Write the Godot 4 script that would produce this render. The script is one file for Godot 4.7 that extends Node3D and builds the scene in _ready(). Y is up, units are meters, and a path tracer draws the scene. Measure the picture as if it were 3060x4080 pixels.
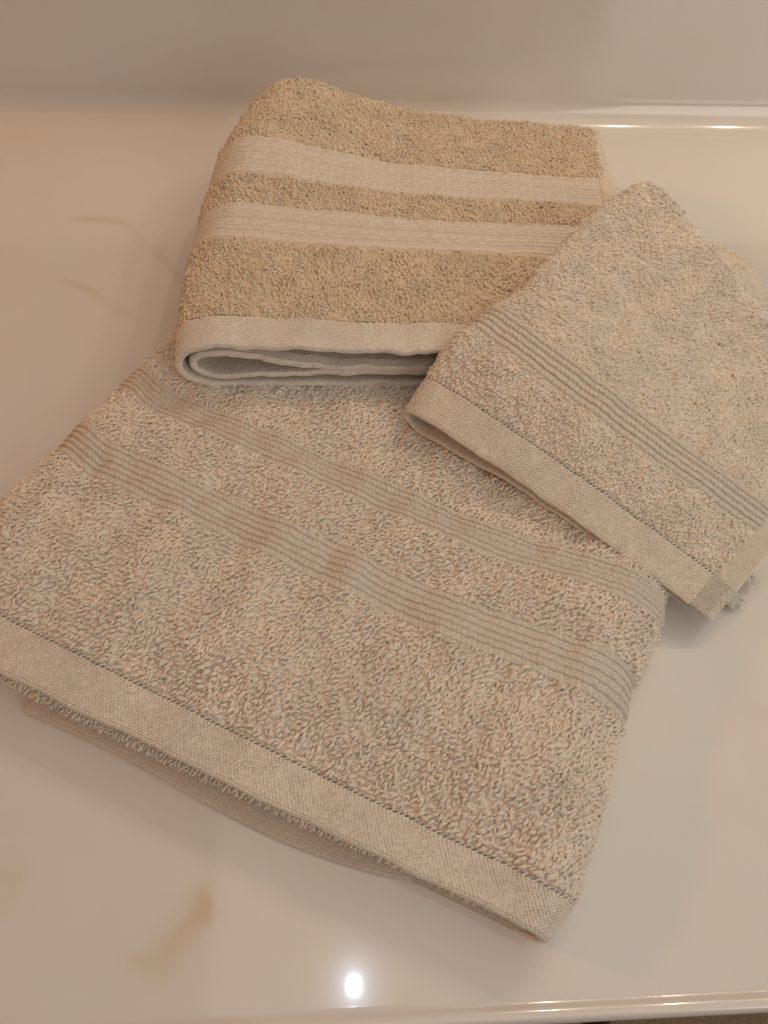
extends Node3D
# Three folded towels on a cultured-marble vanity top. y up, metres, z towards the viewer.

const CAM := Vector3(0.0, 0.30, 0.0)
var rng := RandomNumberGenerator.new()
var na := FastNoiseLite.new()      # broad unevenness
var nb := FastNoiseLite.new()      # pile direction
var nc := FastNoiseLite.new()      # tone patches
var M := {}

func _ready() -> void:
	# ---- camera
	var cam := Camera3D.new()
	cam.name = "camera"
	cam.fov = 68.79
	cam.keep_aspect = Camera3D.KEEP_HEIGHT
	cam.near = 0.01
	cam.far = 30.0
	cam.transform = Transform3D(Basis(Vector3(0.99856063, 0.03408912, 0.04140779), Vector3(0.01699053, 0.53122213, -0.8470622), Vector3(-0.05087234, 0.8465465, 0.52987831)).orthonormalized(), CAM)
	add_child(cam)
	cam.current = true
	# ---- dim room all round, no sky
	var env := Environment.new()
	env.background_mode = Environment.BG_COLOR
	env.background_color = Color(0.675, 0.61, 0.55)
	env.background_energy_multiplier = 0.30
	env.tonemap_mode = Environment.TONE_MAPPER_LINEAR
	env.tonemap_exposure = 1.04
	env.sdfgi_enabled = true
	env.ssao_enabled = true
	env.ssil_enabled = true
	var we := WorldEnvironment.new()
	we.name = "room_light"
	we.environment = env
	add_child(we)
	# ---- three warm globe bulbs of the vanity light, on the wall above and behind the towels
	for x in [0.234, 0.392, 0.55]:
		omni("vanity_bulb", Vector3(x, 0.59, -0.505), Color(1.0, 0.88, 0.76), 0.030, 0.014)
	# ---- the pale ceiling that the vanity light floods: one broad, soft, slightly warm glow overhead
	var ar := AreaLight3D.new()
	ar.name = "ceiling_glow"
	ar.area_size = Vector2(2.3, 2.2)
	ar.light_color = Color(1.0, 0.955, 0.89)
	ar.light_energy = 0.86
	ar.area_range = 8.0
	ar.area_attenuation = 2.0
	ar.shadow_enabled = true
	ar.look_at_from_position(Vector3(0.90, 1.2, -0.15), Vector3(1.30, 0.1, -0.15), Vector3(0, 0, -1))
	add_child(ar)
	# ---- cooler daylight that reaches the room from the front right
	var day := AreaLight3D.new()
	day.name = "daylight"
	day.area_size = Vector2(1.0, 1.3)
	day.light_color = Color(1.0, 0.97, 0.94)
	day.light_energy = 0.85
	day.area_range = 8.0
	day.area_attenuation = 2.0
	day.shadow_enabled = true
	day.look_at_from_position(Vector3(1.3, 0.85, 1.35), Vector3(0.1, 0.0, -0.4))
	add_child(day)
	# ---- the phone's own small cool lamp, next to its lens
	var ph := AreaLight3D.new()
	ph.name = "phone_lamp"
	ph.area_size = Vector2(0.006, 0.006)
	ph.light_color = Color(0.84, 0.92, 1.0)
	ph.light_energy = 0.0032
	ph.area_range = 4.0
	ph.area_attenuation = 2.0
	ph.shadow_enabled = true
	ph.position = CAM + Vector3(0.0, 0.004, 0.0)
	ph.rotation = Vector3(-PI / 2, 0, 0)
	add_child(ph)
	# ---- a weak, very warm lamp far off to the left, whose tint lies on that end of the vanity top
	omni("side_lamp", Vector3(-1.05, 0.65, -0.42), Color(1.0, 0.62, 0.26), 0.25, 0.06)

	rng.seed = 7
	na.seed = 3; na.frequency = 9.0
	nb.seed = 11; nb.frequency = 60.0
	nc.seed = 23; nc.frequency = 45.0
	make_materials()
	build_counter()
	build_bath_towel()
	build_hand_towel()
	build_washcloth()

func omni(called: String, at: Vector3, c: Color, e: float, size: float) -> void:
	var l := OmniLight3D.new()
	l.name = called
	l.light_color = c
	l.light_energy = e
	l.light_size = size
	l.omni_range = 6.0
	l.omni_attenuation = 2.0
	l.shadow_enabled = true
	l.position = at
	add_child(l, true)

# ------------------------------------------------------------------ materials
func lin(r: float, g: float, b: float) -> Color:
	return Color(r, g, b).linear_to_srgb()

func cloth(c: Color, scale_mm: float, depth: float, kind: int) -> StandardMaterial3D:
	# woven cloth: interlaced yarns, drawn as fine relief
	var n := 192
	var h := Image.create(n, n, true, Image.FORMAT_RGB8)
	var col := Image.create(n, n, true, Image.FORMAT_RGB8)
	var r := RandomNumberGenerator.new()
	r.seed = 5 + kind
	var k := 8
	var jit := PackedFloat32Array()
	for i in k * k:
		jit.append(r.randf_range(-0.5, 0.5))
	for y in n:
		for x in n:
			var fx := float(x) / n * k
			var fy := float(y) / n * k
			var v := 0.0
			var row := int(floor(fy))
			var sh := 0.5 * (row % 2) if kind == 0 else 0.25 * row
			var cx := fposmod(fx + sh, 1.0)
			var cy := fposmod(fy, 1.0)
			var ex := 1.0 - pow(absf(cx * 2.0 - 1.0), 3.0)
			var ey := sqrt(maxf(0.0, 1.0 - pow(absf(cy * 2.0 - 1.0), 2.0)))
			v = 0.15 + 0.8 * ey * (0.3 + 0.7 * ex)
			var id := (int(floor(fposmod(fx + sh, k))) + row * k) % (k * k)
			v += 0.10 * jit[id]
			h.set_pixel(x, y, Color(v, v, v))
			var t := 0.93 + 0.09 * jit[id] + r.randf_range(-0.03, 0.03)
			col.set_pixel(x, y, Color(t, t, t))
	var m := StandardMaterial3D.new()
	m.albedo_color = c
	col.generate_mipmaps()
	m.albedo_texture = ImageTexture.create_from_image(col)
	h.bump_map_to_normal_map(depth)
	m.normal_enabled = true
	m.normal_texture = ImageTexture.create_from_image(h)
	m.normal_scale = 1.0
	m.roughness = 0.95
	m.metallic_specular = 0.2
	m.rim_enabled = true
	m.rim = 0.15
	m.uv1_scale = Vector3(1000.0 / scale_mm, 1000.0 / scale_mm, 1.0)
	return m

func yarn() -> StandardMaterial3D:
	var m := StandardMaterial3D.new()
	m.albedo_color = Color.WHITE
	m.vertex_color_use_as_albedo = true
	m.roughness = 1.0
	m.metallic_specular = 0.15
	m.rim_enabled = true
	m.rim = 0.2
	m.backlight_enabled = true
	m.backlight = Color(0.3, 0.3, 0.3)
	return m

func make_materials() -> void:
	M.yarn = yarn()
	M.bath = cloth(lin(0.68, 0.585, 0.49), 10.0, 5.0, 0)
	M.bath_rib = cloth(lin(0.83, 0.75, 0.645), 7.0, 5.0, 1)
	M.hand = cloth(lin(0.80, 0.71, 0.61), 8.5, 6.0, 0)
	M.hand_rib = cloth(lin(0.90, 0.80, 0.68), 9.0, 3.0, 1)
	M.wash = cloth(lin(0.70, 0.61, 0.50), 9.0, 5.0, 0)
	M.wash_rib = cloth(lin(0.85, 0.76, 0.65), 7.0, 5.0, 1)
	for k in ["bath_base", "hand_base", "wash_base", "thread"]:
		var m := StandardMaterial3D.new()
		m.albedo_color = {"bath_base": lin(0.825, 0.735, 0.63), "hand_base": lin(0.74, 0.60, 0.435), "wash_base": lin(0.81, 0.72, 0.605), "thread": lin(0.86, 0.80, 0.73)}[k]
		m.roughness = 1.0
		m.metallic_specular = 0.1
		M[k] = m

# ------------------------------------------------------------------ helpers
func put(called: String, mesh: Mesh, mat: Material, parent: Node) -> MeshInstance3D:
	var o := MeshInstance3D.new()
	o.name = called
	o.mesh = mesh
	o.material_override = mat
	o.cast_shadow = GeometryInstance3D.SHADOW_CASTING_SETTING_ON
	parent.add_child(o, true)
	return o

func thing(called: String, label: String, category: String, group := "") -> Node3D:
	var o := Node3D.new()
	o.name = called
	o.set_meta("label", label)
	o.set_meta("category", category)
	if group:
		o.set_meta("group", group)
	add_child(o)
	return o

func tab(x: float, pts: Array) -> float:
	# piecewise smooth table lookup, pts = [[x, y], ...]
	if x <= pts[0][0]:
		return pts[0][1]
	for k in range(1, pts.size()):
		if x <= pts[k][0]:
			var f: float = (x - pts[k - 1][0]) / (pts[k][0] - pts[k - 1][0])
			return lerpf(pts[k - 1][1], pts[k][1], f)
	return pts[-1][1]

func tab3(x: float, pts: Array) -> Vector3:
	if x <= pts[0][0]:
		var d: Vector3 = pts[1][1] - pts[0][1]
		return pts[0][1] + d * ((x - pts[0][0]) / (pts[1][0] - pts[0][0]))
	for k in range(1, pts.size()):
		if x <= pts[k][0] or k == pts.size() - 1:
			var f: float = (x - pts[k - 1][0]) / (pts[k][0] - pts[k - 1][0])
			var a: Vector3 = pts[k - 1][1]
			var b: Vector3 = pts[k][1]
			return a + (b - a) * f
	return pts[-1][1]

func ss(a: float, b: float, x: float) -> float:
	return smoothstep(a, b, x)

func resample(line: PackedVector3Array, n: int) -> PackedVector3Array:
	var acc := PackedFloat32Array([0.0])
	for k in range(1, line.size()):
		acc.append(acc[k - 1] + line[k].distance_to(line[k - 1]))
	var total := acc[acc.size() - 1]
	var out := PackedVector3Array()
	var k := 1
	for i in n + 1:
		var d := total * i / n
		while k < acc.size() - 1 and acc[k] < d:
			k += 1
		var seg := maxf(acc[k] - acc[k - 1], 1e-9)
		out.append(line[k - 1].lerp(line[k], clampf((d - acc[k - 1]) / seg, 0.0, 1.0)))
	return out

class Grid:
	var P: Array[PackedVector3Array] = []
	var N: Array[PackedVector3Array] = []
	var vs: PackedFloat32Array
	var nu: int
	func fin() -> void:
		nu = P[0].size() - 1
		for j in P.size():
			var row := PackedVector3Array()
			var ja: int = maxi(j - 1, 0)
			var jb: int = mini(j + 1, P.size() - 1)
			for i in nu + 1:
				var du := P[j][mini(i + 1, nu)] - P[j][maxi(i - 1, 0)]
				var dv := P[jb][i] - P[ja][i]
				row.append(du.cross(dv).normalized())
			N.append(row)
	func row_of(v: float) -> float:
		if v <= vs[0]:
			return 0.0
		for j in range(1, vs.size()):
			if v <= vs[j]:
				return j - 1 + (v - vs[j - 1]) / (vs[j] - vs[j - 1])
		return vs.size() - 1.0
	func at(fi: float, fj: float, what: Array[PackedVector3Array]) -> Vector3:
		var i := clampi(int(fi), 0, nu - 1)
		var j := clampi(int(fj), 0, P.size() - 2)
		var a := what[j][i].lerp(what[j][i + 1], fi - i)
		var b := what[j + 1][i].lerp(what[j + 1][i + 1], fi - i)
		return a.lerp(b, fj - j)
	func length(j: int) -> float:
		var s := 0.0
		for i in nu:
			s += P[j][i].distance_to(P[j][i + 1])
		return s

func make_grid(rowf: Callable, vs: PackedFloat32Array, nu: int) -> Grid:
	var g := Grid.new()
	g.vs = vs
	for v in vs:
		g.P.append(resample(rowf.call(v), nu))
	g.fin()
	return g

func span(a: float, b: float, step: float) -> PackedFloat32Array:
	var n := maxi(1, int(ceil((b - a) / step)))
	var out := PackedFloat32Array()
	for k in n + 1:
		out.append(lerpf(a, b, float(k) / n))
	return out

func quads(rows: Array, nrm: Array, uvs: Array) -> ArrayMesh:
	# a sheet of points as one smooth mesh; every triangle is wound to face its normals
	var w: int = rows[0].size()
	var vv := PackedVector3Array()
	var nn := PackedVector3Array()
	var uu := PackedVector2Array()
	for j in rows.size():
		vv.append_array(rows[j])
		nn.append_array(nrm[j])
		uu.append_array(uvs[j])
	var idx := PackedInt32Array()
	for j in rows.size() - 1:
		for i in w - 1:
			var a := j * w + i
			var b := a + 1
			var c := a + w
			var d := c + 1
			var gn := (vv[d] - vv[a]).cross(vv[c] - vv[b])
			if gn.dot(nn[a] + nn[d]) > 0.0:
				idx.append_array([a, c, b, b, c, d])
			else:
				idx.append_array([a, b, c, b, d, c])
	var arr := []
	arr.resize(Mesh.ARRAY_MAX)
	arr[Mesh.ARRAY_VERTEX] = vv
	arr[Mesh.ARRAY_NORMAL] = nn
	arr[Mesh.ARRAY_TEX_UV] = uu
	arr[Mesh.ARRAY_INDEX] = idx
	# tangents along u for the normal maps
	var tt := PackedFloat32Array()
	for j in rows.size():
		for i in w:
			var t: Vector3 = rows[j][mini(i + 1, w - 1)] - rows[j][maxi(i - 1, 0)]
			t = t.normalized() if t.length() > 1e-9 else Vector3.RIGHT
			tt.append_array([t.x, t.y, t.z, -1.0])
	arr[Mesh.ARRAY_TANGENT] = tt
	var m := ArrayMesh.new()
	m.add_surface_from_arrays(Mesh.PRIMITIVE_TRIANGLES, arr)
	return m

func skin(g: Grid, va: float, vb: float, ia: float, ib: float, up: float, down: float, step: float, nose := true, ends := true) -> ArrayMesh:
	# cloth of real thickness between rows va..vb and column shares ia..ib, with rounded front and side edges
	var rows := []
	var nrm := []
	var uvs := []
	var fjs := []
	for v in span(va, vb, step):
		fjs.append([v, g.row_of(v)])
	var n := maxi(8, int((ib - ia) * g.nu))
	var fis := []
	for k in n + 1:
		fis.append(lerpf(ia, ib, float(k) / n) * g.nu)
	var lenm := g.length(int(g.row_of(va)))
	var list := []           # [v, fj, angle]: -90 = underside, 90 = top
	for k in range(fjs.size() - 1, -1, -1):
		list.append([fjs[k][0], fjs[k][1], -PI / 2, 0.0])
	if nose:
		for k in range(1, 6):
			list.append([fjs[0][0], fjs[0][1], -PI / 2 + PI * k / 6.0, 1.0])
	for k in fjs.size():
		list.append([fjs[k][0], fjs[k][1], PI / 2, 0.0])
	var c := (up - down) * 0.5
	var r := (up + down) * 0.5
	var vacc := 0.0
	for q in list:
		var pr := PackedVector3Array()
		var nr := PackedVector3Array()
		var ur := PackedVector2Array()
		var side := 0
		for fi in fis:
			var p := g.at(fi, q[1], g.P)
			var nn := g.at(fi, q[1], g.N).normalized()
			var vd := (g.at(fi, minf(q[1] + 1.0, g.P.size() - 1.0), g.P) - g.at(fi, maxf(q[1] - 1.0, 0.0), g.P)).normalized()
			var o := nn * sin(q[2]) - vd * cos(q[2])
			pr.append(p + nn * c + (nn * sin(q[2]) - vd * cos(q[2]) * 0.8) * r)
			nr.append(o.normalized())
			ur.append(Vector2(fi / g.nu * lenm, q[0] if q[2] > 0 else -q[0]))
		rows.append(pr)
		nrm.append(nr)
		uvs.append(ur)
	if ends:   # close the two sides of the sheet
		var rows2 := []
		var nrm2 := []
		var uvs2 := []
		for j in rows.size():
			var mj: int = rows.size() - 1 - j
			var w: int = rows[j].size() - 1
			var pr := PackedVector3Array([(rows[j][0] + rows[mj][0]) * 0.5])
			pr.append_array(rows[j])
			pr.append((rows[j][w] + rows[mj][w]) * 0.5)
			var nr := PackedVector3Array([nrm[j][0]])
			nr.append_array(nrm[j])
			nr.append(nrm[j][w])
			var ur := PackedVector2Array([uvs[j][0]])
			ur.append_array(uvs[j])
			ur.append(uvs[j][w])
			rows2.append(pr)
			nrm2.append(nr)
			uvs2.append(ur)
		return quads(rows2, nrm2, uvs2)
	return quads(rows, nrm, uvs)

func rib(g: Grid, va: float, vb: float, ia: float, ib: float, off: float, height: float, wig: float, twist: float, pitch := 0.0022) -> ArrayMesh:
	# one raised woven rib lying across the towel
	var rows := []
	var nrm := []
	var uvs := []
	var lenm := g.length(int(g.row_of(va))) * (ib - ia)
	var n := int(lenm / 0.0007)
	var k := 9
	for q in k + 1:
		var f := 0.5 - 0.5 * cos(PI * q / k)
		var pr := PackedVector3Array()
		var nr := PackedVector3Array()
		var ur := PackedVector2Array()
		for i in n + 1:
			var fi := lerpf(ia, ib, float(i) / n) * g.nu
			var u := lenm * i / n
			var ph := TAU * u / pitch
			var v := lerpf(va, vb, f) + wig * (sin(ph + va * 9000.0) + 0.6 * sin(ph * 0.37 + va * 5000.0))
			var hh := height * pow(maxf(0.0, 1.0 - pow(absf(f * 2.0 - 1.0), 5.0)), 0.55) * (1.0 + twist * sin(ph + f * 4.0))
			var fj := g.row_of(v)
			var nn := g.at(fi, fj, g.N).normalized()
			pr.append(g.at(fi, fj, g.P) + nn * (off + hh - 0.0003))
			nr.append(nn)
			ur.append(Vector2(u, v))
		rows.append(pr)
		nrm.append(nr)
		uvs.append(ur)
	# normals from the shape itself
	for j in rows.size():
		for i in rows[j].size():
			var du: Vector3 = rows[j][mini(i + 1, n)] - rows[j][maxi(i - 1, 0)]
			var dv: Vector3 = rows[mini(j + 1, k)][i] - rows[maxi(j - 1, 0)][i]
			var x := du.cross(dv).normalized()
			nrm[j][i] = x if x.dot(nrm[j][i]) > 0 else -x
	return quads(rows, nrm, uvs)

func loop_mesh(w: float, h: float, r: float, twist: float, seed_: int) -> ArrayMesh:
	# one terry loop: a bent piece of yarn that leaves and re-enters the ground cloth
	var rr := RandomNumberGenerator.new()
	rr.seed = seed_
	var pts: Array[Vector3] = []
	var skew := rr.randf_range(-0.25, 0.25)
	for k in 10:
		var t := k / 9.0
		var a := PI * t
		var x := -w * 0.5 * cos(a) * (0.55 + 0.6 * sin(a)) + skew * w * sin(a)
		var y := h * pow(sin(a), 0.75) - 0.12 * h
		var z := twist * cos(a) + rr.randf_range(-0.08, 0.08) * w
		pts.append(Vector3(x, y, z))
	var rows := []
	var nrm := []
	var uvs := []
	for k in pts.size():
		var d := (pts[mini(k + 1, 9)] - pts[maxi(k - 1, 0)]).normalized()
		var s := d.cross(Vector3(0.1, 0.2, 1.0)).normalized()
		var b := d.cross(s)
		var pr := PackedVector3Array()
		var nr := PackedVector3Array()
		var ur := PackedVector2Array()
		for q in 6:
			var o := s * cos(TAU * q / 5.0) + b * sin(TAU * q / 5.0)
			pr.append(pts[k] + o * r)
			nr.append(o)
			ur.append(Vector2(q / 5.0, k / 9.0))
		rows.append(pr)
		nrm.append(nr)
		uvs.append(ur)
	return quads(rows, nrm, uvs)

func pile(called: String, g: Grid, va: float, vb: float, ia: float, ib: float, opt: Dictionary, parent: Node) -> void:
	# rows of terry loops standing on the ground cloth: too many to count, one part per kind of loop
	var kinds := 3
	var xs: Array = [[], [], []]
	var cs: Array = [[], [], []]
	var side: float = opt.get("side", 1.0)
	var off: float = opt.off
	var v := va
	while v <= vb:
		var fj := g.row_of(v)
		var j := int(fj)
		var len_row := g.length(mini(j, g.P.size() - 1)) * (ib - ia)
		var n := int(len_row / opt.du)
		var shift := rng.randf()
		for k in n:
			var share := (k + shift + rng.randf_range(-0.28, 0.28)) / n
			var fi := lerpf(ia, ib, clampf(share, 0.0, 1.0)) * g.nu
			var fjj := g.row_of(v + rng.randf_range(-0.2, 0.2) * opt.dv)
			var nn := g.at(fi, fjj, g.N).normalized() * side
			if nn.y < opt.get("low", -0.45):
				continue
			var p := g.at(fi, fjj, g.P) + nn * off
			var td := (g.at(fi, minf(fjj + 1.0, g.P.size() - 1.0), g.P) - g.at(fi, maxf(fjj - 1.0, 0.0), g.P)).normalized()
			var ud := td.cross(nn).normalized() * side
			# patches of pile pressed one way or another
			var q := p * 1.0
			var lean_a: float = opt.dir + 1.5 * opt.wander * nb.get_noise_3d(q.x, q.y * 2.0, q.z) + rng.randfn(0.0, opt.wander * 0.35)
			var lean: float = opt.lean + 0.5 * nb.get_noise_3d(q.x + 5.0, q.y, q.z) + rng.randfn(0.0, 0.16)
			var yaw: float = opt.yaw + rng.randfn(0.0, opt.spread) + 0.6 * nb.get_noise_3d(q.x, q.y, q.z + 9.0)
			var y := (nn + (ud * sin(lean_a) - td * cos(lean_a)) * lean).normalized()
			var x := ud * cos(yaw) + td * sin(yaw)
			var z := x.cross(y).normalized()
			x = y.cross(z).normalized()
			var sc: float = opt.size * rng.randf_range(0.82, 1.18)
			if rng.randf() < opt.get("stray", 0.03):
				sc *= 1.25
			var kd := rng.randi() % kinds
			xs[kd].append(Transform3D(Basis(x * sc, y * sc * rng.randf_range(0.85, 1.15), z * sc), p))
			var t := 1.0 + 0.13 * nc.get_noise_3d(q.x, q.y, q.z) + rng.randfn(0.0, 0.03)
			var warm := 0.05 * nc.get_noise_3d(q.x * 1.7 + 3.0, q.y, q.z * 1.7)
			var c: Color = opt.color
			cs[kd].append(Color(c.r * t, c.g * t * (1.0 - 0.15 * warm), c.b * t * (1.0 - warm)))
		v += opt.dv
	for kd in kinds:
		if xs[kd].is_empty():
			continue
		var mm := MultiMesh.new()
		mm.transform_format = MultiMesh.TRANSFORM_3D
		mm.use_colors = true
		mm.mesh = loop_mesh(opt.w, opt.h, opt.r, opt.twist, 40 + kd)
		mm.instance_count = xs[kd].size()
		for k in xs[kd].size():
			mm.set_instance_transform(k, xs[kd][k])
			mm.set_instance_color(k, cs[kd][k])
		var o := MultiMeshInstance3D.new()
		o.name = called
		o.multimesh = mm
		o.material_override = M.yarn
		o.set_meta("kind", "stuff")
		parent.add_child(o, true)

func weave(g: Grid, va: float, vb: float, ia: float, ib: float, up: float, down: float, du: float, dv: float, tilt: float, c: Color, nose: bool, parent: Node) -> void:
	# the short floats of yarn that make the cloth of a hem, thousands of them
	var b := SphereMesh.new()
	b.radius = 0.5
	b.height = 1.0
	b.radial_segments = 8
	b.rings = 4
	var cc := (up - down) * 0.5
	var rr := (up + down) * 0.5
	var rows := []
	if nose:
		var na_ := int(PI * 0.72 * rr / dv)
		for k in na_ + 1:
			rows.append([va, PI * 0.5 - PI * 0.72 * (na_ - k + 1) / (na_ + 1.0)])
	var v := va + dv * 0.5
	while v < vb:
		rows.append([v, PI * 0.5])
		v += dv
	var tr: Array[Transform3D] = []
	for q in rows.size():
		var fj := g.row_of(rows[q][0])
		var lenm := g.length(int(fj)) * (ib - ia)
		var n := int(lenm / du)
		var ang: float = rows[q][1]
		for k in n:
			var share := (k + 0.5 * (q % 2) + 0.25 + rng.randf_range(-0.08, 0.08)) / n
			var fi := lerpf(ia, ib, share) * g.nu
			var nn := g.at(fi, fj, g.N).normalized()
			var vd := (g.at(fi, minf(fj + 1.0, g.P.size() - 1.0), g.P) - g.at(fi, maxf(fj - 1.0, 0.0), g.P)).normalized()
			var o := (nn * sin(ang) - vd * cos(ang)).normalized()
			var p := g.at(fi, fj, g.P) + nn * cc + (nn * sin(ang) - vd * cos(ang) * 0.8) * rr
			var ud := vd.cross(nn).normalized()
			var w := o.cross(ud)
			var t := tilt + rng.randf_range(-0.12, 0.12)
			var x := ud * cos(t) + w * sin(t)
			var z := x.cross(o)
			var s := rng.randf_range(0.9, 1.1)
			tr.append(Transform3D(Basis(x * du * 1.12 * s, o * dv * 0.65, z * dv * 1.05 * s), p + o * rng.randf_range(-0.00006, 0.00004)))
	var mm := MultiMesh.new()
	mm.transform_format = MultiMesh.TRANSFORM_3D
	mm.use_colors = true
	mm.mesh = b
	mm.instance_count = tr.size()
	for k in tr.size():
		mm.set_instance_transform(k, tr[k])
		var t := 1.0 + rng.randfn(0.0, 0.035)
		var q := tr[k].origin
		var pt := 1.0 + 0.10 * nc.get_noise_3d(q.x * 0.6, q.y, q.z * 0.6)
		mm.set_instance_color(k, Color(c.r * t * pt, c.g * t * pt, c.b * t * (2.0 - 1.0 / pt) ))
	var o2 := MultiMeshInstance3D.new()
	o2.name = "woven_yarn"
	o2.multimesh = mm
	o2.material_override = M.yarn
	o2.set_meta("kind", "stuff")
	parent.add_child(o2, true)

func stitches(g: Grid, v: float, ia: float, ib: float, off: float, gap: float, size: float, c: Color, parent: Node) -> void:
	# the sewn line that holds the hem down
	var lenm := g.length(int(g.row_of(v))) * (ib - ia)
	var n := int(lenm / gap)
	var b := CapsuleMesh.new()
	b.radius = 0.00030
	b.height = size
	b.radial_segments = 6
	b.rings = 2
	var mm := MultiMesh.new()
	mm.transform_format = MultiMesh.TRANSFORM_3D
	mm.use_colors = true
	mm.mesh = b
	mm.instance_count = n
	for k in n:
		var fi := lerpf(ia, ib, (k + 0.5 + rng.randf_range(-0.15, 0.15)) / n) * g.nu
		var fj := g.row_of(v + rng.randf_range(-0.0002, 0.0002))
		var nn := g.at(fi, fj, g.N).normalized()
		var td := (g.at(fi, fj + 1.0, g.P) - g.at(fi, maxf(fj - 1.0, 0.0), g.P)).normalized()
		var ud := td.cross(nn).normalized()
		var y := (ud * 0.5 + td * 0.85 + nn * rng.randf_range(-0.2, 0.1)).normalized()
		var x := y.cross(nn).normalized()
		mm.set_instance_transform(k, Transform3D(Basis(x, y, x.cross(y)), g.at(fi, fj, g.P) + nn * off))
		var t := rng.randf_range(0.85, 1.1)
		mm.set_instance_color(k, Color(c.r * t, c.g * t, c.b * t))
	var o := MultiMeshInstance3D.new()
	o.name = "stitching"
	o.multimesh = mm
	o.material_override = M.yarn
	o.set_meta("kind", "stuff")
	parent.add_child(o, true)

func band(g: Grid, va: float, vb: float, ia: float, ib: float, up: float, count: int, gap: float, height: float, wig: float, twist: float, base: Material, mat: Material, parent: Node) -> void:
	var o := put("woven_band", skin(g, va, vb, ia, ib, up, 0.0012, 0.002, false, false), base, parent)
	var w := (vb - va) / count
	for k in count:
		put("rib", rib(g, va + w * k + gap * 0.5, va + w * (k + 1) - gap * 0.5, ia, ib, up, height * rng.randf_range(0.9, 1.1), wig, twist), mat, o)

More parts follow.
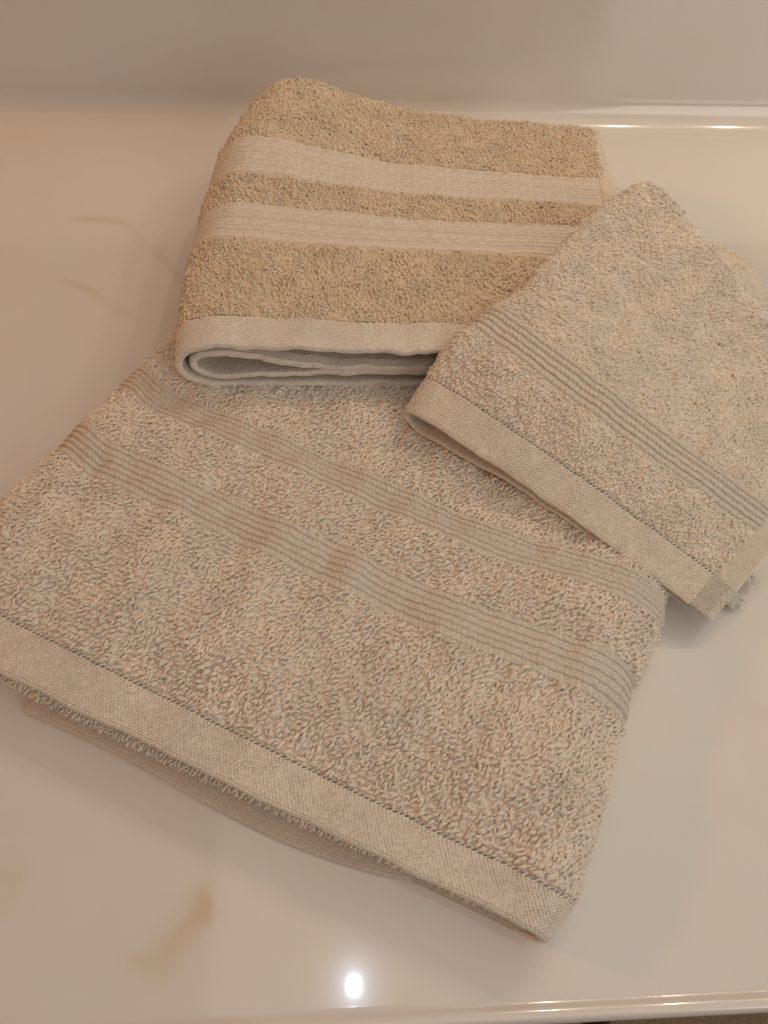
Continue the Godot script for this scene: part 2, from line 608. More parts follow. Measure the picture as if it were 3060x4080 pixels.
# ------------------------------------------------------------------ the vanity top
func build_counter() -> void:
	var t := thing("vanity_counter", "glossy cream cultured marble vanity top with backsplash under the towels", "countertop")
	# deck with a low drip edge at the front: profile of (z, y), from the cove to the underside of the front edge
	var deck := PackedVector2Array()
	var zb := -0.5145
	var r := 0.018
	for k in 9:
		var a := PI * 0.5 * k / 8.0 * 0.5
		deck.append(Vector2(zb + r - r * sin(PI * 0.25 + a * 1.0), r - r * cos(PI * 0.25 - a)))
	deck = PackedVector2Array()
	for k in 9:
		var a := PI * 0.25 * (1.0 - k / 8.0)        # from 45 degrees up the cove down to the deck
		deck.append(Vector2(zb + r - r * sin(a), r - r * cos(a)))
	for k in range(1, 40):
		deck.append(Vector2(lerpf(zb + r, 0.0072, k / 40.0), 0.0))
	for q in [[0.0072, 0.0], [0.0080, 0.0001], [0.0088, 0.00038], [0.0096, 0.0008], [0.0104, 0.00125], [0.0112, 0.0016], [0.0120, 0.0018], [0.0128, 0.00175], [0.0136, 0.0013], [0.0144, 0.0002], [0.0149, -0.0015], [0.0150, -0.003], [0.0150, -0.02], [0.0144, -0.0235], [0.0127, -0.0255], [0.0092, -0.026], [-0.0298, -0.026]]:
		deck.append(Vector2(q[0], q[1]))
	var splash := PackedVector2Array()
	for k in 9:
		var a := PI * 0.25 + PI * 0.25 * k / 8.0
		splash.append(Vector2(zb + r - r * sin(a), r - r * cos(a)))
	for q in [[zb, 0.04], [zb, 0.06], [zb, 0.09], [zb, 0.102], [zb - 0.0012, 0.1045], [zb - 0.0035, 0.106], [zb - 0.006, 0.1065], [zb - 0.02, 0.1065]]:
		splash.append(Vector2(q[0], q[1]))
	var m := marble(Rect2(-0.35, -0.53, 0.8, 0.56), 0)
	var m2 := marble(Rect2(-0.35, 0.0, 0.8, 0.12), 1)
	put("deck", sweep(deck, -0.75, 1.1, 0), m, t)
	put("backsplash", sweep(splash, -0.75, 1.1, 1), m2, t)
	# hairline scratches in the gloss, which only glint where a lamp is mirrored
	var sc := CapsuleMesh.new()
	sc.radius = 0.00004
	sc.height = 0.003
	sc.radial_segments = 8
	sc.rings = 2
	var mm := MultiMesh.new()
	mm.transform_format = MultiMesh.TRANSFORM_3D
	mm.mesh = sc
	mm.instance_count = 500
	for k in 500:
		var a := rng.randf() * TAU
		var y := Vector3(cos(a), 0, sin(a))
		var p := Vector3(rng.randf_range(-0.14, 0.22), -0.00002, rng.randf_range(-0.12, 0.006))
		mm.set_instance_transform(k, Transform3D(Basis(Vector3.UP, y * rng.randf_range(0.2, 1.3), Vector3.UP.cross(y)), p))
	var so := MultiMeshInstance3D.new()
	so.name = "scratches"
	so.multimesh = mm
	var sm := StandardMaterial3D.new()
	sm.albedo_color = lin(0.80, 0.75, 0.695)
	sm.roughness = 0.15
	so.material_override = sm
	so.set_meta("kind", "stuff")
	t.add_child(so, true)
	# cabinet below, of which only a sliver could show, and the carpet far beneath
	var cab := thing("vanity_cabinet", "cabinet with a small black knob below the front edge of the vanity top", "cabinet")
	var wood := StandardMaterial3D.new()
	wood.albedo_color = lin(0.30, 0.22, 0.15)
	wood.roughness = 0.5
	var b := BoxMesh.new()
	b.size = Vector3(1.85, 0.75, 0.46)
	put("carcass", b, wood, cab).position = Vector3(0.175, -0.4015, -0.262)
	var dark := StandardMaterial3D.new()
	dark.albedo_color = lin(0.012, 0.011, 0.012)
	dark.roughness = 0.35
	dark.metallic = 0.6
	var kb := SphereMesh.new()
	kb.radius = 0.0075
	kb.height = 0.011
	var knob := put("knob", kb, dark, cab)
	knob.rotation = Vector3(PI / 2, 0, 0)
	knob.position = Vector3(0.094, -0.05, 0.0140)
	var pm := CylinderMesh.new()
	pm.top_radius = 0.003
	pm.bottom_radius = 0.004
	pm.height = 0.05
	var post := put("post", pm, dark, knob)
	post.position = Vector3(0.0, -0.025, 0.0)
	var pl := PlaneMesh.new()
	pl.size = Vector2(3.0, 3.0)
	var cm := StandardMaterial3D.new()
	var nt := NoiseTexture2D.new()
	var fn := FastNoiseLite.new()
	fn.seed = 4
	fn.frequency = 0.12
	nt.width = 512
	nt.height = 512
	nt.seamless = true
	nt.noise = fn
	var gr := Gradient.new()
	gr.colors = PackedColorArray([lin(0.22, 0.14, 0.09), lin(0.52, 0.38, 0.28)])
	nt.color_ramp = gr
	cm.albedo_texture = nt
	cm.roughness = 1.0
	cm.uv1_scale = Vector3(8, 8, 1)
	var fl := put("floor", pl, cm, self)
	fl.position = Vector3(0.2, -0.78, 0.6)
	fl.set_meta("kind", "structure")
	fl.set_meta("label", "mottled tan carpet far below the front edge")

func sweep(prof: PackedVector2Array, xa: float, xb: float, plane: int) -> ArrayMesh:
	var rows := []
	var nrm := []
	var uvs := []
	for k in prof.size():
		var d := (prof[mini(k + 1, prof.size() - 1)] - prof[maxi(k - 1, 0)]).normalized()
		if plane == 1:
			d = -d
		var n := Vector3(0, d.x, -d.y)
		var pr := PackedVector3Array()
		var nr := PackedVector3Array()
		var ur := PackedVector2Array()
		for i in 9:
			var x := lerpf(xa, xb, i / 8.0)
			pr.append(Vector3(x, prof[k].y, prof[k].x))
			nr.append(n)
			ur.append(Vector2((x + 0.35) / 0.8, (prof[k].x + 0.53) / 0.56 if plane == 0 else 1.0 - prof[k].y / 0.12))
		rows.append(pr)
		nrm.append(nr)
		uvs.append(ur)
	return quads(rows, nrm, uvs)

func stroke(img: Image, box: Rect2, pts: Array, width: float, tint: Color, strength: float) -> void:
	# a soft mineral vein in the marble, given in metres
	var sx := img.get_width() / box.size.x
	var sy := img.get_height() / box.size.y
	var lo := Vector2(1e9, 1e9)
	var hi := -lo
	for q in pts:
		lo = lo.min(q)
		hi = hi.max(q)
	var pad := width * 3.0
	var fn := FastNoiseLite.new()
	fn.seed = 31
	fn.frequency = 40.0
	for py in range(maxi(0, int((lo.y - pad - box.position.y) * sy)), mini(img.get_height(), int((hi.y + pad - box.position.y) * sy))):
		for px in range(maxi(0, int((lo.x - pad - box.position.x) * sx)), mini(img.get_width(), int((hi.x + pad - box.position.x) * sx))):
			var p := Vector2(px / sx, py / sy) + box.position
			p += Vector2(fn.get_noise_2d(p.x, p.y), fn.get_noise_2d(p.x + 7.0, p.y)) * width * 1.2
			var d := 1e9
			var along := 0.0
			for k in pts.size() - 1:
				var q := Geometry2D.get_closest_point_to_segment(p, pts[k], pts[k + 1])
				if p.distance_to(q) < d:
					d = p.distance_to(q)
					along = (k + q.distance_to(pts[k]) / pts[k].distance_to(pts[k + 1])) / (pts.size() - 1)
			var f := strength * exp(-d * d / (width * width)) * (0.6 + 0.8 * fn.get_noise_2d(p.x * 0.6, p.y * 0.6 + 3.0)) * clampf(sin(PI * along) * 2.0 + 0.25, 0.0, 1.0)
			if f > 0.003:
				var c := img.get_pixel(px, py)
				img.set_pixel(px, py, c.lerp(c * tint, clampf(f, 0.0, 1.0)))

func marble(box: Rect2, which: int) -> StandardMaterial3D:
	var w := 640
	var h := 448 if which == 0 else 96
	var img := Image.create(w, h, false, Image.FORMAT_RGB8)
	var fn := FastNoiseLite.new()
	fn.seed = 9
	fn.frequency = 5.0
	fn.fractal_octaves = 4
	var base := lin(0.80, 0.75, 0.695)
	for y in h:
		for x in w:
			var px := x * box.size.x / w
			var py := y * box.size.y / h
			var a := fn.get_noise_2d(px + which * 3.0, py)
			var b := fn.get_noise_2d(px * 0.8 + 11.0, py * 1.6)
			img.set_pixel(x, y, Color(base.r * (1.0 + 0.016 * a), base.g * (1.0 + 0.02 * a - 0.012 * b), base.b * (1.0 + 0.02 * a - 0.03 * b)))
	var tan_ := Color(0.85, 0.68, 0.44)
	if which == 0:
		for s in VEINS:
			stroke(img, box, s[0], s[1], tan_, s[2])
	else:
		stroke(img, box, [Vector2(0.1000, 0.038), Vector2(0.0975, 0.022), Vector2(0.0955, 0.008)], 0.0022, tan_, 0.2)
		stroke(img, box, [Vector2(0.075, 0.034), Vector2(0.050, 0.026)], 0.004, tan_, 0.08)
	var m := StandardMaterial3D.new()
	m.albedo_texture = ImageTexture.create_from_image(img)
	m.roughness = 0.17
	m.metallic_specular = 0.5
	m.clearcoat_enabled = true
	m.clearcoat = 1.0
	m.clearcoat_roughness = 0.05
	return m

var VEINS := [
	[[Vector2(-0.165, -0.405), Vector2(-0.135, -0.402), Vector2(-0.112, -0.375), Vector2(-0.092, -0.348)], 0.0024, 0.26],
	[[Vector2(-0.21, -0.40), Vector2(-0.25, -0.405)], 0.004, 0.17],
	[[Vector2(-0.165, -0.352), Vector2(-0.14, -0.338), Vector2(-0.118, -0.318)], 0.0026, 0.16],
	[[Vector2(-0.050, -0.031), Vector2(-0.056, -0.022), Vector2(-0.066, -0.012), Vector2(-0.078, -0.004)], 0.0050, 0.32],
	[[Vector2(0.16, -0.09), Vector2(0.20, -0.085)], 0.003, 0.12],
	[[Vector2(0.19, -0.40), Vector2(0.24, -0.36), Vector2(0.27, -0.30)], 0.008, 0.10],
	[[Vector2(-0.16, -0.05), Vector2(-0.12, -0.03)], 0.008, 0.12],
]

# ------------------------------------------------------------------ bath towel
const BA := Vector3(0.9, 0.0, 0.436)
const BV := Vector3(0.5, 0.0, -0.866)
var BL := [[0.0, Vector3(-0.1850, 0, -0.1325)], [0.045, Vector3(-0.1570, 0, -0.1760)], [0.086, Vector3(-0.1306, 0, -0.2119)], [0.101, Vector3(-0.1251, 0, -0.2234)], [0.127, Vector3(-0.1109, 0, -0.2459)], [0.141, Vector3(-0.1036, 0, -0.2566)], [0.175, Vector3(-0.0863, 0, -0.2862)], [0.26, Vector3(-0.0404, 0, -0.3556)]]
var BR := [[0.0, Vector3(0.0645, 0, -0.0100)], [0.018, Vector3(0.0752, 0, -0.0205)], [0.035, Vector3(0.0839, 0, -0.0352)], [0.060, Vector3(0.0955, 0, -0.0596)], [0.086, Vector3(0.1060, 0, -0.0817)], [0.102, Vector3(0.1132, 0, -0.0957)], [0.127, Vector3(0.1269, 0, -0.1153)], [0.141, Vector3(0.1336, 0, -0.1275)], [0.26, Vector3(0.1925, 0, -0.2298)]]

func bath_top(f: float, v: float, l: Vector3, r: Vector3) -> float:
	var h := 0.0215 + 0.0075 * ss(0.0, 0.05, v)
	h += 0.0036 * na.get_noise_2d(f * 0.9 + 3.0, v * 2.2) * ss(0.0, 0.03, v)
	h += 0.0012 * sin(v * 95.0 + f * 3.0) * ss(0.02, 0.06, v) * ss(0.55, 1.0, f)
	return h

func bath_row(v: float) -> PackedVector3Array:
	var l := tab3(v, BL)
	var r := tab3(v, BR)
	var w := l.distance_to(r)
	var out := PackedVector3Array()
	var yb := 0.0095
	var bow := BV * (-0.072 * maxf(v - 0.005, 0.0))
	var back := ss(0.235, 0.262, v)
	# middle layer, coming from inside to the left fold
	var ycl := 0.0155
	for k in range(0, 6):
		out.append(l.lerp(r, lerpf(0.5, 0.05, k / 5.0)) + Vector3(0, yb, 0))
	for k in range(1, 8):
		var a := PI * 0.5 * k / 7.0
		out.append(l.lerp(r, 0.02) + (l - r).normalized() * (0.0056 * sin(a)) + Vector3(0, ycl - (ycl - yb) * cos(a), 0))
	var wl := 0.036
	var wr := lerpf(0.010, 0.026, ss(0.0, 0.05, v))
	var ycr := lerpf(0.010, 0.0085, ss(0.0, 0.05, v))
	var n := 110
	for k in n + 1:
		var f := float(k) / n
		f = 0.5 - 0.5 * cos(PI * f) * (0.75 + 0.25 * absf(cos(PI * f)))
		var d := f * w
		var y := bath_top(f, v, l, r)
		y = lerpf(y, 0.006, back * back)
		var el := clampf(1.0 - d / wl, 0.0, 1.0)
		var er := clampf(1.0 - (w - d) / wr, 0.0, 1.0)
		var ql := pow(1.0 - pow(el, 2.4), 1.0 / 2.0)
		var qr := pow(1.0 - pow(er, 2.2), 1.0 / 2.0)
		y = lerpf(ycl, y, ql) if d < w * 0.5 else lerpf(ycr, y, qr)
		var b := ss(0.0, 0.030, d) * ss(0.0, 0.09, w - d)
		var puck := (1.0 - ss(0.0, 0.03, v))
		var lump := BV * (0.0010 * puck * na.get_noise_2d(f * 1.1, 7.0)) + BA * (0.0038 * nb.get_noise_2d(v * 0.42, 2.0) * ss(0.6, 1.0, f) * ss(0.01, 0.03, v))
		y += 0.0008 * puck * nb.get_noise_2d(f * 0.22, v * 0.3) * ql * qr
		out.append(l.lerp(r, f) + bow * b + lump + Vector3(0, y, 0))
	for k in range(1, 7):
		var a := PI * 0.5 * k / 6.0
		out.append(r + (l - r).normalized() * (0.008 * (1.0 - cos(a))) + Vector3(0, lerpf(ycr, 0.0025, sin(a)), 0))
	for k in range(1, 6):
		out.append(r + (l - r).normalized() * (0.008 + 0.05 * k / 5.0) + Vector3(0, 0.0025, 0))
	return out

func bath_low_row(v: float) -> PackedVector3Array:
	# the lowest layer, whose selvage end shows at the lower left
	var out := PackedVector3Array()
	var a := Vector3(-0.1265, 0.0, -0.0985)
	var b := Vector3(0.020, 0.0, -0.0268)
	for k in 31:
		var f := k / 30.0
		var wob := 0.0012 * sin(f * 7.0) + 0.006 * pow(f, 6.0)
		out.append(a.lerp(b, f) + BV * (v + wob - 0.0022) + Vector3(0, 0.0022 + 0.0007 * sin(f * 5.0), 0))
	return out

func bath_mid_row(v: float) -> PackedVector3Array:
	# rolled terry edge between the top hem and the lower layers
	var out := PackedVector3Array()
	var a := Vector3(-0.170, 0.0, -0.1235)
	var b := Vector3(0.050, 0.0, -0.0165)
	var th := v / 0.006
	for k in 61:
		var f := k / 60.0
		out.append(a.lerp(b, f) + BV * (0.0012 + 0.0035 * (1.0 - cos(th)) - 0.0018 * sin(f * PI * 1.3)) + Vector3(0, 0.0118 + 0.003 * sin(f * 2.4) - 0.003 * f * f + 0.0035 * sin(th), 0))
	return out

func build_bath_towel() -> void:
	var t := thing("bath_towel", "large greige terry bath towel, folded lowest with two ribbed bands and a flat front hem", "towel", "folded towels on the vanity top")
	var g := make_grid(bath_row, span(0.0, 0.264, 0.003), 200)
	var c := Color(0.84, 0.748, 0.642)
	var up := 0.0013
	put("terry_ground", skin(g, 0.0173, 0.264, 0.0, 1.0, up - 0.0003, 0.0013, 0.003, false, false), M.bath_base, t)
	put("hem_seam", skin(g, 0.0158, 0.0178, 0.0, 1.0, 0.0001, 0.0013, 0.001, false, false), M.bath_base, t)
	weave(g, 0.0, 0.0160, 0.13, 0.90, up + 0.0007, 0.0015, 0.0015, 0.0009, 0.3, Color(0.83, 0.745, 0.65), true, put("hem", skin(g, 0.0, 0.0162, 0.0, 1.0, up + 0.0006, 0.0014, 0.0012), M.bath, t))
	stitches(g, 0.0168, 0.2, 0.87, up + 0.0005, 0.0021, 0.0021, Color(0.82, 0.75, 0.66), t)
	var ia := 0.22
	var ib := 0.86
	ia = 0.0
	ib = 1.0
	band(g, 0.0832, 0.1046, 0.15, 0.88, up, 6, 0.00062, 0.0013, 0.00018, 0.16, M.bath_base, M.bath_rib, t)
	band(g, 0.1285, 0.1462, 0.15, 0.88, up, 6, 0.00062, 0.0013, 0.00018, 0.16, M.bath_base, M.bath_rib, t)
	var o := {"off": -0.0009, "dv": 0.0021, "du": 0.0011, "dir": 0.1, "wander": 0.5, "lean": -0.25, "yaw": 0.65, "spread": 0.30, "size": 1.0, "w": 0.0024, "h": 0.0031, "r": 0.00058, "twist": 0.0006, "color": c}
	pile("terry_loops", g, 0.0187, 0.0830, 0.12, 0.9, o, t)
	pile("terry_loops", g, 0.1050, 0.1283, 0.12, 0.9, o, t)
	pile("terry_loops", g, 0.1466, 0.235, 0.12, 0.9, o, t)
	var g2 := make_grid(bath_low_row, span(0.0, 0.05, 0.002), 120)
	put("lower_hem", skin(g2, 0.0, 0.05, 0.0, 1.0, 0.0019, 0.0019, 0.002), M.bath, t)
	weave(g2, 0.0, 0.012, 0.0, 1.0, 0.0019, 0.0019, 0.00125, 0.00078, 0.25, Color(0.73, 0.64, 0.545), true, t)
	var g3 := make_grid(bath_mid_row, span(-0.006, 0.012, 0.001), 160)
	put("inner_fold", skin(g3, -0.006, 0.012, 0.0, 1.0, 0.0004, 0.0004, 0.001, false, false), M.bath_base, t)
	var o3 := o.duplicate()
	o3.merge({"off": 0.0, "dv": 0.0026, "du": 0.0016, "size": 0.72, "yaw": 0.5, "spread": 0.2, "lean": 0.3, "low": -0.9}, true)
	pile("inner_terry_loops", g3, -0.004, 0.008, 0.0, 1.0, o3, t)

# ------------------------------------------------------------------ hand towel
var HL := [[0.0, Vector3(-0.0745, 0, -0.2415)], [0.03, Vector3(-0.0765, 0, -0.277)], [0.06, Vector3(-0.0765, 0, -0.312)], [0.10, Vector3(-0.0735, 0, -0.355)], [0.13, Vector3(-0.0695, 0, -0.385)], [0.165, Vector3(-0.0605, 0, -0.418)], [0.21, Vector3(-0.042, 0, -0.457)]]
var HR := [[0.0, Vector3(0.140, 0, -0.2395)], [0.10, Vector3(0.147, 0, -0.340)], [0.20, Vector3(0.154, 0, -0.428)]]
const HV1 := 0.188

func hand_y(f: float, v: float) -> float:
	var s := f * 0.22
	var y := 0.0530
	y += (0.003 + 0.0120 * ss(0.04, 0.18, v)) * exp(-pow((s - 0.02) / 0.055, 2.0))
	y -= 0.0035 * ss(0.05, 0.19, v) * f
	y += 0.0016 * na.get_noise_2d(f * 0.8, v * 2.0 + 4.0)
	return y

func hand_yb(f: float, v: float) -> float:
	var y := 0.0318 - 0.020 * ss(0.12, 0.20, v)
	y -= 0.018 * ss(0.03, 0.11, v) * (1.0 - ss(0.0, 0.35, f))
	return maxf(y, 0.004)

func hand_path(v: float, inset: float, lift_top: float, lift_bot: float, extra: float, hollow: float) -> PackedVector3Array:
	var out := PackedVector3Array()
	var vv := minf(v, HV1)
	var th := 0.0
	if v > HV1:
		th = (v - HV1) / 0.020
		vv = HV1 + 0.020 * sin(minf(th, PI * 0.5))
	var sq := cos(minf(th, PI * 0.49))
	var l := tab3(vv, HL)
	var r := tab3(vv, HR)
	var d := (r - l).normalized()
	l += d * inset
	r += d * extra
	var w := l.distance_to(r)
	var n := 70
	# underside from the right to the left, fold, top from the left to the right
	var yt0 := hand_y(0.0, vv) - lift_top
	var yb0 := hand_yb(0.0, vv) + lift_bot
	var yc := (yt0 + yb0) * 0.5
	var rad := (yt0 - yb0) * 0.5
	var rx := minf(rad, 0.013)
	var base := 0.004 + 0.3 * (hand_yb(0.5, vv))
	var bottom := PackedVector3Array()
	var top := PackedVector3Array()
	for k in n + 1:
		var f := float(k) / n
		f = f * f * 0.6 + f * 0.4
		var s := f * w
		var g := clampf((s - 0.0) / (rx * 1.6), 0.0, 1.0)
		var e := sqrt(1.0 - pow(1.0 - g, 2.2))
		var wide := lerpf(rx * 1.6, 0.034, ss(0.0, 0.07, vv))
		var et := pow(1.0 - pow(1.0 - clampf(s / wide, 0.0, 1.0), 2.4), 0.5)
		var close := hollow * ss(0.012, 0.06, s)
		var yt := hand_y(f, vv) - lift_top - close * 0.5
		var yb := hand_yb(f, vv) + lift_bot + close * 0.15
		var mid := (yt + yb) * 0.5
		mid = lerpf(yc, mid, g)
		var bz := -0.003 * (1.0 - ss(0.0, 0.028, s)) * ss(0.01, 0.06, vv)
		var fray := (1.0 - ss(0.0, 0.025, vv))
		bz += 0.0016 * fray * na.get_noise_2d(f * 1.3 + inset * 900.0, 2.0 + inset * 500.0)
		var p := l + d * s + Vector3(0, 0, bz)
		yt += 0.0009 * fray * na.get_noise_2d(f * 1.6, 20.0 + inset * 700.0)
		yb += 0.0006 * fray * na.get_noise_2d(f * 1.4, 40.0 + inset * 700.0)
		var pt := lerpf(mid, yt, et)
		var pb := lerpf(mid, yb, e)
		pt = lerpf(base, pt, sq)
		pb = lerpf(base, pb, sq)
		top.append(p + Vector3(0, pt, 0))
		bottom.append(p + Vector3(0, pb, 0))
	for k in range(n, 0, -1):
		out.append(bottom[k])
	out.append_array(top)
	return out

func build_hand_towel() -> void:
	var t := thing("hand_towel", "tan hand towel with two smooth pale bands, folded open toward the viewer below the backsplash", "towel", "folded towels on the vanity top")
	var vs := span(0.0, HV1, 0.003)
	for k in range(1, 10):
		vs.append(HV1 + 0.020 * PI * 0.5 * k / 9.0)
	var g := make_grid(hand_path.bind(0.0, 0.0, 0.0, 0.0, 0.0), vs, 220)
	var gi := make_grid(hand_path.bind(0.0058, 0.0055, 0.0044, -0.004, 0.014), span(0.0, 0.17, 0.003), 220)
	var up := 0.0014
	var c := Color(0.77, 0.645, 0.485)
	put("terry_ground", skin(g, 0.0145, vs[-1], 0.0, 1.0, up - 0.0003, 0.0013, 0.003, false, true), M.hand_base, t)
	weave(g, 0.0, 0.0135, 0.05, 0.95, up + 0.0007, 0.0014, 0.0012, 0.00085, 0.2, Color(0.88, 0.79, 0.69), true, put("hem", skin(g, 0.0, 0.0137, 0.0, 1.0, up + 0.0006, 0.0013, 0.0012), M.hand, t))
	put("inner_layer", skin(gi, 0.015, 0.17, 0.0, 1.0, 0.0012, 0.0012, 0.004, false, true), M.hand_base, t)
	weave(gi, 0.001, 0.004, 0.02, 0.98, 0.0018, 0.0018, 0.0012, 0.00085, 0.2, Color(0.88, 0.79, 0.69), true, put("inner_hem", skin(gi, 0.001, 0.0158, 0.0, 1.0, 0.0018, 0.0018, 0.0012), M.hand, t))
	for b in [[0.0620, 0.0855], [0.1060, 0.1335]]:
		band(g, b[0], b[1], 0.42, 0.985, up - 0.0002, 9, 0.0004, 0.00060, 0.00006, 0.14, M.hand_rib, M.hand_rib, t)
	var o := {"off": -0.0004, "dv": 0.0013, "du": 0.0010, "dir": 0.3, "wander": 2.0, "lean": 0.8, "yaw": 0.8, "spread": 0.9, "size": 1.0, "w": 0.0018, "h": 0.0026, "r": 0.00047, "twist": 0.0006, "color": c}
	pile("terry_loops", g, 0.0150, 0.0615, 0.40, 0.99, o, t)
	pile("terry_loops", g, 0.0862, 0.1055, 0.40, 0.99, o, t)
	pile("terry_loops", g, 0.1345, vs[-1] - 0.002, 0.40, 0.99, o, t)
	var oi := o.duplicate()
	oi.merge({"side": -1.0, "low": -2.0, "off": 0.001, "dv": 0.002, "du": 0.0016}, true)
	pile("inner_terry_loops", gi, 0.017, 0.03, 0.40, 0.62, oi, t)
	# thin woven selvage of the lower layers, showing past the right end
	var sel := func(v: float) -> PackedVector3Array:
		var r := tab3(v, HR)
		var out := PackedVector3Array()
		for k in 9:
			var f := k / 8.0
			out.append(r + Vector3(-0.012 + 0.0205 * f, 0.0445 - 0.003 * f * f - 0.010 * ss(0.13, 0.19, v), -0.002))
		return out
	var gs := make_grid(sel, span(0.0, 0.186, 0.003), 12)
	put("selvage", skin(gs, 0.0, 0.186, 0.0, 1.0, 0.001, 0.001, 0.003), M.hand, t)
	weave(g, 0.014, 0.186, 0.986, 0.999, up - 0.0002, 0.0013, 0.0010, 0.0009, 0.05, Color(0.86, 0.76, 0.64), false, t)
	weave(gs, 0.06, 0.186, 0.0, 1.0, 0.001, 0.001, 0.0011, 0.0008, 0.1, Color(0.86, 0.77, 0.66), false, t)

# ------------------------------------------------------------------ washcloth
const WF := Vector3(0.028, 0.0, -0.2145)
const WA := Vector3(0.812, 0.0, 0.583)
const WV := Vector3(0.583, 0.0, -0.812)
const WV1 := 0.163

func wash_y(f: float, v: float) -> float:
	var yl := tab(v, [[0.0, 0.045], [0.018, 0.0535], [0.035, 0.062], [0.06, 0.0675], [0.10, 0.0715], [0.172, 0.0785]])
	var yr := tab(v, [[0.0, 0.011], [0.03, 0.020], [0.06, 0.024], [0.17, 0.030]])
	var e := lerpf(2.2, 1.15, ss(0.0, 0.12, v))
	return lerpf(yl, yr, pow(f, e)) + 0.0015 * na.get_noise_2d(f * 0.7 + 9.0, v * 2.5)

func wash_path(v: float) -> PackedVector3Array:
	var out := PackedVector3Array()
	var th := 0.0
	var vv := v
	if v > WV1:
		th = minf((v - WV1) / 0.011, PI * 0.5)
		vv = WV1 + 0.011 * sin(th)
	var sl := tab(vv, [[0.0, 0.0], [0.036, 0.0005], [0.0725, 0.0145], [0.124, 0.018], [0.15, 0.0240], [0.163, 0.0280], [0.174, 0.0370]])
	var sr := tab(vv, [[0.0, 0.156], [0.05, 0.165], [0.17, 0.168]])
	var n := 80
	var top := PackedVector3Array()
	var bot := PackedVector3Array()
	for k in n + 1:
		var f := float(k) / n
		f = f * f * 0.5 + f * 0.5
		var s := lerpf(sl, sr, f)
		var bow := sin(PI * f) * lerpf(0.0035, 0.009, ss(0.0, 0.04, vv)) * (1.0 - ss(0.04, 0.16, vv))
		var v2 := vv - bow - 0.046 * f * ss(0.06, 0.172, vv)
		var p := WF + WA * s + WV * v2
		var y := wash_y(f, vv)
		var gap := lerpf(0.0125, 0.0052, ss(0.0, 0.45, f))
		var g := clampf((s - sl) / 0.010, 0.0, 1.0)
		var e := sqrt(1.0 - pow(1.0 - g, 2.2))
		var mid := y - gap * 0.5
		var yt := lerpf(mid, y, e)
		var yb := lerpf(mid, y - gap, e)
		if th > 0.0:
			yt -= 0.011 * (1.0 - cos(th))
			yb = minf(yb, yt - 0.001)
		top.append(p + Vector3(0, yt, 0))
		if f <= 0.93:
			bot.append(p + WV * 0.001 + Vector3(0, maxf(yb, 0.0025), 0))
	for k in range(bot.size() - 1, 0, -1):
		out.append(bot[k])
	out.append_array(top)
	return out

func wash_back(v: float) -> PackedVector3Array:
	# the lower half that slides out behind the fold
	var out := PackedVector3Array()
	for k in 41:
		var f := k / 40.0
		var s := lerpf(0.046, 0.168, f)
		var reach := 1.0 - 0.10 * pow(absf(f - 0.45) * 1.6, 2.0) - 0.14 * f - 0.45 * maxf(0.0, f - 0.4)
		reach *= lerpf(0.88, 1.0, ss(0.0, 0.13, f))
		var y := 0.032 - 0.006 * f - 0.011 * pow(ss(0.195, 0.238, v), 1.2)
		out.append(WF + WA * s + WV * (v * reach) + Vector3(0, y - 0.018 * (1.0 - ss(0.0, 0.12, f)), 0))
	return out

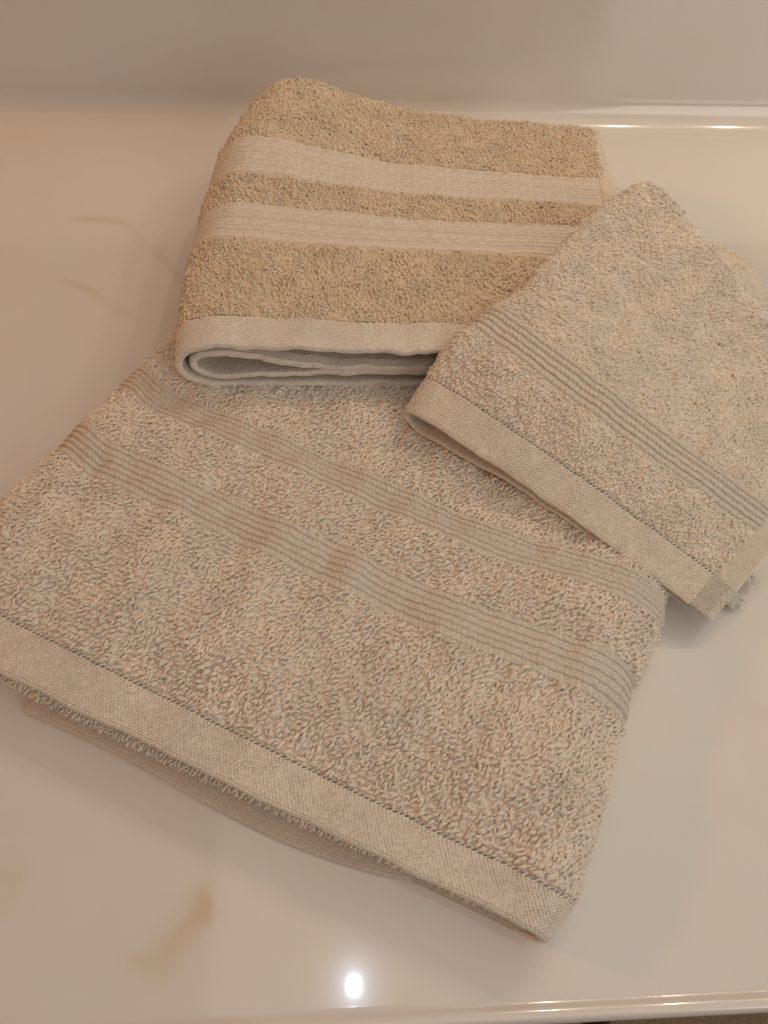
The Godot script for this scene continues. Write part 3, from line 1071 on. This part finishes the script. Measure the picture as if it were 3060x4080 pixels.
func build_washcloth() -> void:
	var t := thing("washcloth", "small beige washcloth with one ribbed band, draped over the corner of the tan hand towel", "washcloth", "folded towels on the vanity top")
	var vs := span(0.0, WV1, 0.003)
	for k in range(1, 8):
		vs.append(WV1 + 0.011 * PI * 0.5 * k / 7.0)
	var g := make_grid(wash_path, vs, 220)
	var up := 0.0012
	var c := Color(0.84, 0.75, 0.64)
	put("terry_ground", skin(g, 0.0156, vs[-1], 0.0, 1.0, up - 0.0002, 0.0012, 0.003, false, true), M.wash_base, t)
	put("hem_seam", skin(g, 0.0140, 0.0162, 0.0, 0.98, 0.0003, 0.0012, 0.001, false, false), M.wash_base, t)
	weave(g, 0.0, 0.0142, 0.05, 0.955, up + 0.0006, 0.0014, 0.00135, 0.00085, 0.3, Color(0.88, 0.79, 0.67), true, put("hem", skin(g, 0.0, 0.0145, 0.0, 0.985, up + 0.0005, 0.0013, 0.0012), M.wash, t))
	weave(g, 0.0, 0.16, 0.958, 0.998, up - 0.0001, 0.0012, 0.0011, 0.0008, 0.05, Color(0.86, 0.77, 0.65), false, t)
	stitches(g, 0.0150, 0.4, 0.96, up + 0.0003, 0.0019, 0.0020, Color(0.82, 0.75, 0.66), t)
	band(g, 0.0420, 0.0570, 0.44, 0.965, up, 5, 0.00062, 0.0013, 0.00016, 0.16, M.wash_base, M.wash_rib, t)
	var o := {"off": -0.0006, "dv": 0.0015, "du": 0.00088, "dir": 0.1, "wander": 0.5, "lean": -0.15, "yaw": 0.7, "spread": 0.32, "size": 1.0, "w": 0.0018, "h": 0.0022, "r": 0.00048, "twist": 0.0005, "color": c}
	pile("terry_loops", g, 0.0168, 0.0418, 0.42, 0.965, o, t)
	pile("terry_loops", g, 0.0574, vs[-1] - 0.001, 0.42, 0.965, o, t)
	var gb := make_grid(wash_back, span(0.10, 0.236, 0.003), 80)
	put("under_layer", skin(gb, 0.10, 0.236, 0.0, 1.0, 0.0011, 0.0011, 0.003, true, true), M.wash_base, t)
	pile("under_layer_loops", gb, 0.13, 0.235, 0.0, 1.0, o, t)
	# two frayed corners of the lower layer, peeking out past the selvage
	for q in [[Vector3(0.1805, 0.0075, -0.1475), 0.25], [Vector3(0.1712, 0.0060, -0.1365), -0.15]]:
		var at: Vector3 = q[0]
		var turn: float = q[1]
		var tab_row := func(v: float) -> PackedVector3Array:
			var out := PackedVector3Array()
			for k in 9:
				var f := k / 8.0
				out.append(at + WA.rotated(Vector3.UP, turn) * (-0.012 + 0.0130 * f) + WV.rotated(Vector3.UP, turn) * (v - 0.003) + Vector3(0, -0.0035 * f * f, 0))
			return out
		var gt := make_grid(tab_row, span(0.0, 0.0062, 0.0008), 10)
		var piece := put("frayed_corner", skin(gt, 0.0, 0.0062, 0.0, 1.0, 0.0012, 0.0012, 0.0008), M.wash, t)
		weave(gt, 0.0, 0.0062, 0.0, 1.0, 0.0012, 0.0012, 0.0011, 0.0008, 0.1, Color(0.86, 0.79, 0.71), true, piece)
		for k in 20:
			var a: Vector3 = at + WA * 0.0005 + WV * rng.randf_range(-0.003, 0.003) + Vector3(0, -0.0025, 0)
			var pts: Array[Vector3] = [a]
			var d := (WA + WV * rng.randf_range(-0.9, 0.9)).normalized()
			for j in 6:
				d = (d + Vector3(rng.randf_range(-0.5, 0.5), rng.randf_range(-0.35, 0.2), rng.randf_range(-0.5, 0.5))).normalized()
				a += d * rng.randf_range(0.0004, 0.0011)
				a.y = maxf(a.y, 0.0003)
				pts.append(a)
			put("loose_thread", strand(pts, 0.00017), M.thread, piece)

func strand(pts: Array[Vector3], r: float) -> ArrayMesh:
	var rows := []
	var nrm := []
	var uvs := []
	for k in pts.size():
		var d := (pts[mini(k + 1, pts.size() - 1)] - pts[maxi(k - 1, 0)]).normalized()
		var x := d.cross(Vector3(0.3, 0.8, 0.1)).normalized()
		var y := d.cross(x)
		var pr := PackedVector3Array()
		var nr := PackedVector3Array()
		var ur := PackedVector2Array()
		for q in 6:
			var o := x * cos(TAU * q / 5.0) + y * sin(TAU * q / 5.0)
			pr.append(pts[k] + o * r)
			nr.append(o)
			ur.append(Vector2(q / 5.0, k))
		rows.append(pr)
		nrm.append(nr)
		uvs.append(ur)
	return quads(rows, nrm, uvs)
